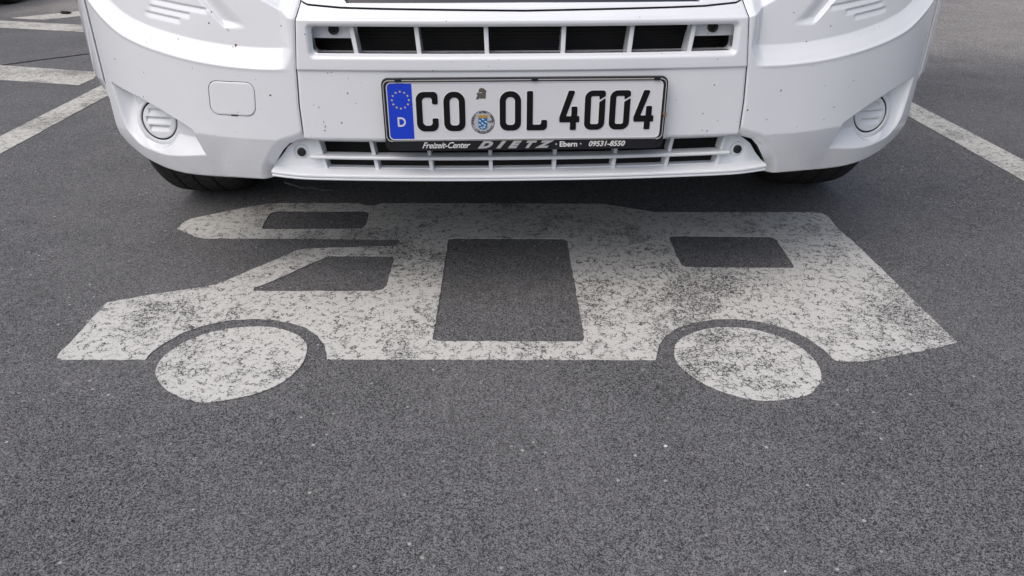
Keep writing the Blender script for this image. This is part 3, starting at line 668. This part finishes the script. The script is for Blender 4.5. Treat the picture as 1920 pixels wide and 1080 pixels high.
for ch, x0 in zip('COOL4004', (-205.5, -154.0, -48.5, 2.8, 65.0, 112.6, 160.0, 207.2)):
    b = MB(); wh = MB()
    for poly, holes in glyph(ch):
        sx = lambda P: [(x+x0, z+17.0) for x, z in P]
        b.prism(sx(poly), [sx(q) for q in holes], PF(YP+.0005), .0011)
    rim = MB()  # paler rim round the character, the embossing highlight put into its colour
    for poly, holes in glyph(ch):
        def off(P, d_):
            n = len(P); A = sum(P[i][0]*P[(i+1) % n][1]-P[(i+1) % n][0]*P[i][1] for i in range(n)); sg = 1 if A > 0 else -1; out = []
            for i in range(n):
                t = (Vector(P[(i+2) % n])-Vector(P[i-2])).normalized(); out.append((P[i][0]+t.y*d_*sg, P[i][1]-t.x*d_*sg))
            return out
        if ch == '0': rim.prism(sx(off(poly, 1.2)), [], PF(YP+.0005), .0003)
        else: rim.prism(sx(off(poly, 1.5)), [sx(off(q, -1.5)) for q in holes], PF(YP+.0005), .0003)
    o = b.build('character', 'ink', plate); k0 = len(b.F)
    o.data.materials.append(M['emboss_hi']); bm = bmesh.new(); bm.from_mesh(o.data); vs = [bm.verts.new(v) for v in rim.V]
    for f in rim.F:
        try: bm.faces.new([vs[i] for i in f]).material_index = 1
        except ValueError: pass
    bm.to_mesh(o.data); bm.free()
# country letter
def text(body, size, x, z, m, par, name, y0, shear=0., bold=0., sx=1., space=1., rot=0., depth=.0002):
    cu = bpy.data.curves.new(name, 'FONT'); cu.body = body; cu.size = size*.001; cu.shear = shear; cu.offset = bold*.001; cu.space_character = space
    cu.align_x = 'CENTER'; cu.align_y = 'CENTER'; cu.extrude = depth; cu.resolution_u = 4
    t = bpy.data.objects.new(name, cu); C.objects.link(t)
    me = bpy.data.meshes.new_from_object(t.evaluated_get(bpy.context.evaluated_depsgraph_get())); bpy.data.objects.remove(t)
    cs_, sn = math.cos(rot), math.sin(rot)
    for v in me.vertices:
        X, Y, Zz = v.co.x*sx, v.co.y, v.co.z; X, Y = X*cs_-Y*sn, X*sn+Y*cs_; v.co = (PCX+x*.001+X, y0-Zz, PZ0+z*.001+Y)
    me.materials.clear(); me.materials.append(M[m]); me.name = name
    o = bpy.data.objects.new(name, me); C.objects.link(o); o.parent = par; return o
text('D', 25, -234.5, 34.5, 'lett', eu, 'country_letter', YP+.0001, bold=.5, sx=.92)
# seal with its shield and crown
cx, cz, r = -80.5, 33.5, 22.3
circ = lambda r, n=64, x=cx, z=cz: [(x+r*math.cos(2*math.pi*k/n), z+r*math.sin(2*math.pi*k/n)) for k in range(n)]
b = MB(); b.prism(circ(r), [], PF(YP+.0005), .0002); seal = b.build('registration_seal', 'seal', plate)
b = MB(); b.prism(circ(r), [circ(r-.8)], PF(YP+.0003), .0002); b.build('seal_ring', 'ink', seal)
ring = '\u2022 BAYERN \u2022 COBURG \u2022 ZULASSUNGSSTELLE \u2022 LANDKREIS '
for k, ch in enumerate(ring):
    if ch == ' ': continue
    a = math.radians(122-k*360/len(ring)); text(ch, 4.6, cx+(r-3.2)*math.cos(a), cz+(r-3.2)*math.sin(a), 'ink', seal, 'seal_letter', YP+.0001, rot=a-math.pi/2, bold=.1)
sh_ = [(cx-8.5, cz+8), (cx+8.5, cz+8), (cx+8.5, cz-9), (cx+6, cz-13), (cx, cz-14.5), (cx-6, cz-13), (cx-8.5, cz-9)]
b = MB(); b.prism(sh_, [], PF(YP+.0002), .0002); shl = b.build('shield', 'cyan', seal)
for i, (ax, az) in enumerate(((-5.5, 3), (0, 6), (5.5, 1), (-6, -4.5), (-1, -2), (3.5, -5.5), (-2.5, -10.5), (2, -9.5))):
    b = MB(); b.prism([(cx+ax-2.7, cz+az+1.6), (cx+ax-.4, cz+az-1.4), (cx+ax+2.5, cz+az-1.9), (cx+ax+.6, cz+az+1.2)], [], PF(YP+.0001), .0002); b.build('lozenge', 'lett', shl)
b = MB(); b.prism([(cx-8.8, cz+8.3), (cx+8.8, cz+8.3), (cx+9.6, cz+14.5), (cx+6, cz+12.2), (cx+3.6, cz+14.8), (cx, cz+12.4), (cx-3.6, cz+14.8), (cx-6, cz+12.2), (cx-9.6, cz+14.5)], [], PF(YP+.0002), .0002); b.build('crown', 'gold', seal)
text('CO', 5, cx+14.0, cz+1, 'ink', seal, 'seal_mark', YP+.0001, bold=.25)
# torn sticker remains
b = MB(); b.prism([(-93, 77), (-90, 85), (-91.5, 88), (-88, 90), (-87, 96), (-83, 98.5), (-78, 97.5), (-73, 93), (-74, 88), (-74.5, 80), (-76, 77.5), (-80, 79), (-82, 77.8), (-86, 78.8), (-89, 76.8)], [[(-90, 89.3), (-83, 90.2), (-80, 89.4), (-84, 88.8)]], PF(YP+.0005), .0002); b.build('sticker_remains', 'brown', plate)
# dealer line
YL = -.01445
text('Freizeit-Center', 16.5, -153.5, -10.6, 'lett', hold, 'script_lettering', YL, shear=.42, bold=.22, sx=.94, space=.94)
for k, ch in enumerate('DIETZ'): text(ch, 18.0, (-79.5, -51, -25, 4.5, 33)[k], -10.6, 'grey', hold, 'dealer_letter', YL, shear=.5, bold=1.3, sx=(1.62, 1.7, 1.6, 1.45, 1.55)[k])
text('\u00b7 Ebern \u00b7', 14.6, 84, -10.6, 'lett', hold, 'town_lettering', YL, bold=.42, sx=1.02)
text('09531-8550', 14.2, 157.5, -10.4, 'lett', hold, 'phone_lettering', YL, shear=.25, bold=.42, sx=1.02)
b = MB()
for i in range(7):
    a = random.random()*6.28; b.tube([(PCX+.2655, -.0165, PZ0+.046), (PCX+.2655+.003*math.cos(a), -.018, PZ0+.046+.0035*math.sin(a)), (PCX+.2655+.0055*math.cos(a+.5), -.017, PZ0+.046+.006*math.sin(a+.4))], .0006, 4)
b.tube([(PCX+.2645, -.017, PZ0+.049), (PCX+.266, -.018, PZ0+.042)], .0022, 6)
tag(b.build('dead_insect', 'reed'), 'small brown dead insect stuck on the right edge of the number plate frame', 'insect')
bug = bpy.data.objects['dead_insect']; bug.location = RV.location; bug.rotation_euler = RV.rotation_euler

# ------------------------------------------------------------------ wheels
def wheel_mesh(R=.345, w=.222, wout=True, tread=True):
    """tyre about X axis, outer face at +x"""
    nu, nv = 720 if tread else 96, 64 if tread else 20; V = []; F = []
    hw = w/2; sh_r = .038
    prof = []
    L1 = hw-sh_r
    tr = [(-L1+2*L1*k/(nv-1)) for k in range(nv)]
    def tz(x):  # crown
        return R-.006*(x/L1)**2
    side = [(hw-sh_r+sh_r*math.sin(math.radians(a)), R-.006-sh_r+sh_r*math.cos(math.radians(a))) for a in (12, 25, 38, 52, 66, 80, 92)]+[(hw+.001, R-.07), (hw-.008, R-.105), (hw-.022, R-.125)]
    rows = [(-x, r) for x, r in side[::-1]]+[(x, None) for x in tr]+side
    X = np.array([q[0] for q in rows]); Rr = np.array([q[1] if q[1] else tz(q[0]) for q in rows]); th = np.linspace(0, 2*np.pi, nu, endpoint=False)
    XX, TT = np.meshgrid(X, th); RRm = np.tile(Rr, (nu, 1))
    if tread:
        g = np.zeros_like(XX); arc = TT*R
        mask = np.clip((RRm-(R-.032))/.006, 0, 1)
        for c in (-.047, .0, .047): g = np.maximum(g, ss((.0042-np.abs(XX-c))/.0014))
        per = 2*np.pi*R/60
        for (x0, x1, sl, ph, wd) in ((-.12, -.050, .45, 0, .0034), (-.047, 0, -.8, .3, .0026), (0, .047, .8, .6, .0026), (.050, .12, -.45, .15, .0034)):
            f = ((arc+sl*XX)/per+ph) % 1; f = np.minimum(f, 1-f)*per
            g = np.maximum(g, ss((wd-f)/.0012)*((XX > x0) & (XX < x1)))
        RRm = RRm-.0075*g*mask
    P3 = np.stack([XX, RRm*np.cos(TT), RRm*np.sin(TT)], -1).reshape(-1, 3); m = len(X)
    F = [(i*m+j, ((i+1) % nu)*m+j, ((i+1) % nu)*m+j+1, i*m+j+1) for i in range(nu) for j in range(m-1)]
    return P3, F
TV, TF = wheel_mesh(); me_t = None
def wheel(parent, x, y, side, R=.345, hero=True, name='wheel', w=.222):
    wv = bpy.data.objects.new(name, None); C.objects.link(wv); wv.parent = parent; wv.location = (x, y, R-.004)
    wv.rotation_euler = (0, 0, 0 if side > 0 else math.pi)
    P3, F = (TV, TF) if hero else wheel_mesh(R, w, True, False)
    t = mesh_obj('tyre', P3, F, M['rubber'], wv, True); fixn(t)
    hw = w/2; Rr = R-.118; Q = Matrix.Rotation(math.pi/2, 4, 'Y'); b = MB()
    b.lathe([(Rr+.006, hw-.024), (Rr, hw-.018), (Rr-.012, hw-.03), (Rr-.03, hw-.07), (Rr-.07, hw-.06), (.10, hw-.04), (.07, hw-.015), (.055, hw-.012), (.05, hw-.03), (0, hw-.03)], Q, 48)
    r_ = b.build('rim', 'rim', wv, True); fixn(r_)
    return wv
wheel(RV, -.874, .83, -1); wheel(RV, .874, .83, 1); wheel(RV, -.90, 4.85, -1, hero=False); wheel(RV, .90, 4.85, 1, hero=False)

# ------------------------------------------------------------------ rest of the motorhome (above and behind the picture)
def loft(name, secs, m, parent, bv=.02):
    """secs: list of (y, halfwidth bottom, halfwidth top, z0, z1)"""
    b = MB(); V = []
    for y, wb, wt, z0, z1 in secs: V += [(-wb, y, z0), (wb, y, z0), (wb, y, z0+(z1-z0)*.45), (wt, y, z1), (-wt, y, z1), (-wb, y, z0+(z1-z0)*.45)]
    k = len(secs); F = [tuple(range(6)), tuple((k-1)*6+j for j in range(5, -1, -1))]
    for i in range(k-1):
        for j in range(6): a = i*6+j; c = i*6+(j+1) % 6; F.append((a, c, c+6, a+6))
    o = b.add(V, F).build(name, m, parent); fixn(o)
    if bv: bevel(o, bv, 3)
    return o
loft('bonnet', [(.14, .60, .50, .64, .74), (.30, .80, .74, .66, .95), (.70, .93, .84, .70, 1.10), (1.15, .97, .88, .72, 1.22)], 'body', RV, .03)
for sg in (-1, 1):
    loft_ = MB()
    loft_.hexa([(sg*.62, .12, .70), (sg*.86, .25, .70), (sg*.90, .50, .72), (sg*.70, .40, .72), (sg*.66, .24, .90), (sg*.86, .36, .92), (sg*.91, .62, .98), (sg*.74, .48, .95)])
    hl = bevel(fixn(loft_.build('headlight', 'lamp', RV)), .02)
loft('cab', [(1.15, 1.0, .92, .42, 1.25), (1.30, 1.01, .93, .42, 1.32), (1.85, 1.02, .84, .42, 2.0), (2.7, 1.04, .95, .40, 2.15)], 'body', RV, .03)
loft('windscreen', [(1.20, .86, .84, 1.24, 1.27), (1.36, .86, .82, 1.30, 1.46), (1.78, .82, .76, 1.50, 1.96)], 'glass', RV, .01)
loft('living_box', [(2.55, 1.13, 1.10, .36, 2.70), (2.75, 1.15, 1.13, .36, 2.85), (6.3, 1.15, 1.13, .36, 2.85), (6.4, 1.13, 1.10, .40, 2.78)], 'body', RV, .05)
for sg in (-1, 1):
    b = MB(); b.box(*sorted((sg*1.02, sg*1.035)), 1.45, 2.35, 1.25, 1.75); b.build('side_window', 'glass', RV)
    b = MB(); b.box(*sorted((sg*1.153, sg*1.17)), 3.4, 4.3, 1.35, 1.9); b.build('side_window', 'glass', RV)
b = MB(); b.box(-.66, .66, .42, 6.2, .24, .50); b.box(-.60, .60, .105, .416, .296, .310); b.box(-.90, -.66, 1.30, 6.2, .30, .50); b.box(.66, .90, 1.30, 6.2, .30, .50); b.build('underbody', 'under', RV)  # includes an unseen front tray added to block bounced light under the bumper
for sg in (-1, 1):   # arch liners
    b = MB(); V = []; F = []; n = 16
    for k in range(n+1):
        a = math.radians(38+104*k/n)
        for x in (.70, .945): V.append((sg*x, .83-.44*math.cos(a), .30+.44*math.sin(a)))
    F = [(2*k, 2*k+1, 2*k+3, 2*k+2) for k in range(n)]
    F += [tuple([2*k for k in range(n+1)])]
    b.add(V, F); b.build('arch_liner', 'under', RV)
# thin wire hanging below the left end of the lip
b = MB(); b.tube([(-.50, .10, .262), (-.46, .09, .252), (-.44, .09, .254), (-.42, .09, .247), (-.40, .095, .245)], .0022, 6); b.build('loose_wire', 'black', RV)

# ------------------------------------------------------------------ parked car at the far left
CAR = empty('parked_car', 'white parked car whose black front tyre shows in the top left corner', 'car', (-4.62, 5.62, 0), 0)
loft('body', [(0, .72, .66, .28, .60), (.10, .82, .76, .22, .68), (.8, .87, .80, .20, .86), (1.2, .88, .82, .20, .92), (3.4, .88, .84, .20, .95), (3.95, .85, .80, .24, .93), (4.1, .78, .72, .32, .80)], 'white2', CAR, .04)
loft('cabin', [(1.1, .78, .74, .88, .93), (1.75, .76, .62, .90, 1.42), (3.0, .76, .64, .92, 1.46), (3.8, .74, .66, .90, 1.0)], 'glass', CAR, .03)
b = MB(); b.box(-.60, .60, 1.80, 3.0, 1.43, 1.475); bevel(b.build('roof', 'white2', CAR), .02)
for sg in (-1, 1):
    wheel(CAR, sg*.78, .80, sg, R=.33, hero=False, w=.21); wheel(CAR, sg*.78, 3.3, sg, R=.33, hero=False, w=.21)
    b = MB(); b.hexa([(sg*.50, .03, .52), (sg*.74, .06, .52), (sg*.80, .26, .56), (sg*.5, .2, .56), (sg*.5, .06, .64), (sg*.73, .09, .65), (sg*.81, .34, .74), (sg*.5, .24, .70)]); bevel(fixn(b.build('headlight', 'lamp', CAR)), .01)
    b = MB(); b.box(*sorted((sg*.85, sg*.99)), 1.45, 1.55, .90, 1.02); bevel(b.build('wing_mirror', 'white2', CAR), .03)
b = MB(); b.box(-.45, .45, -.015, .05, .30, .42); b.build('front_grille', 'black', CAR)
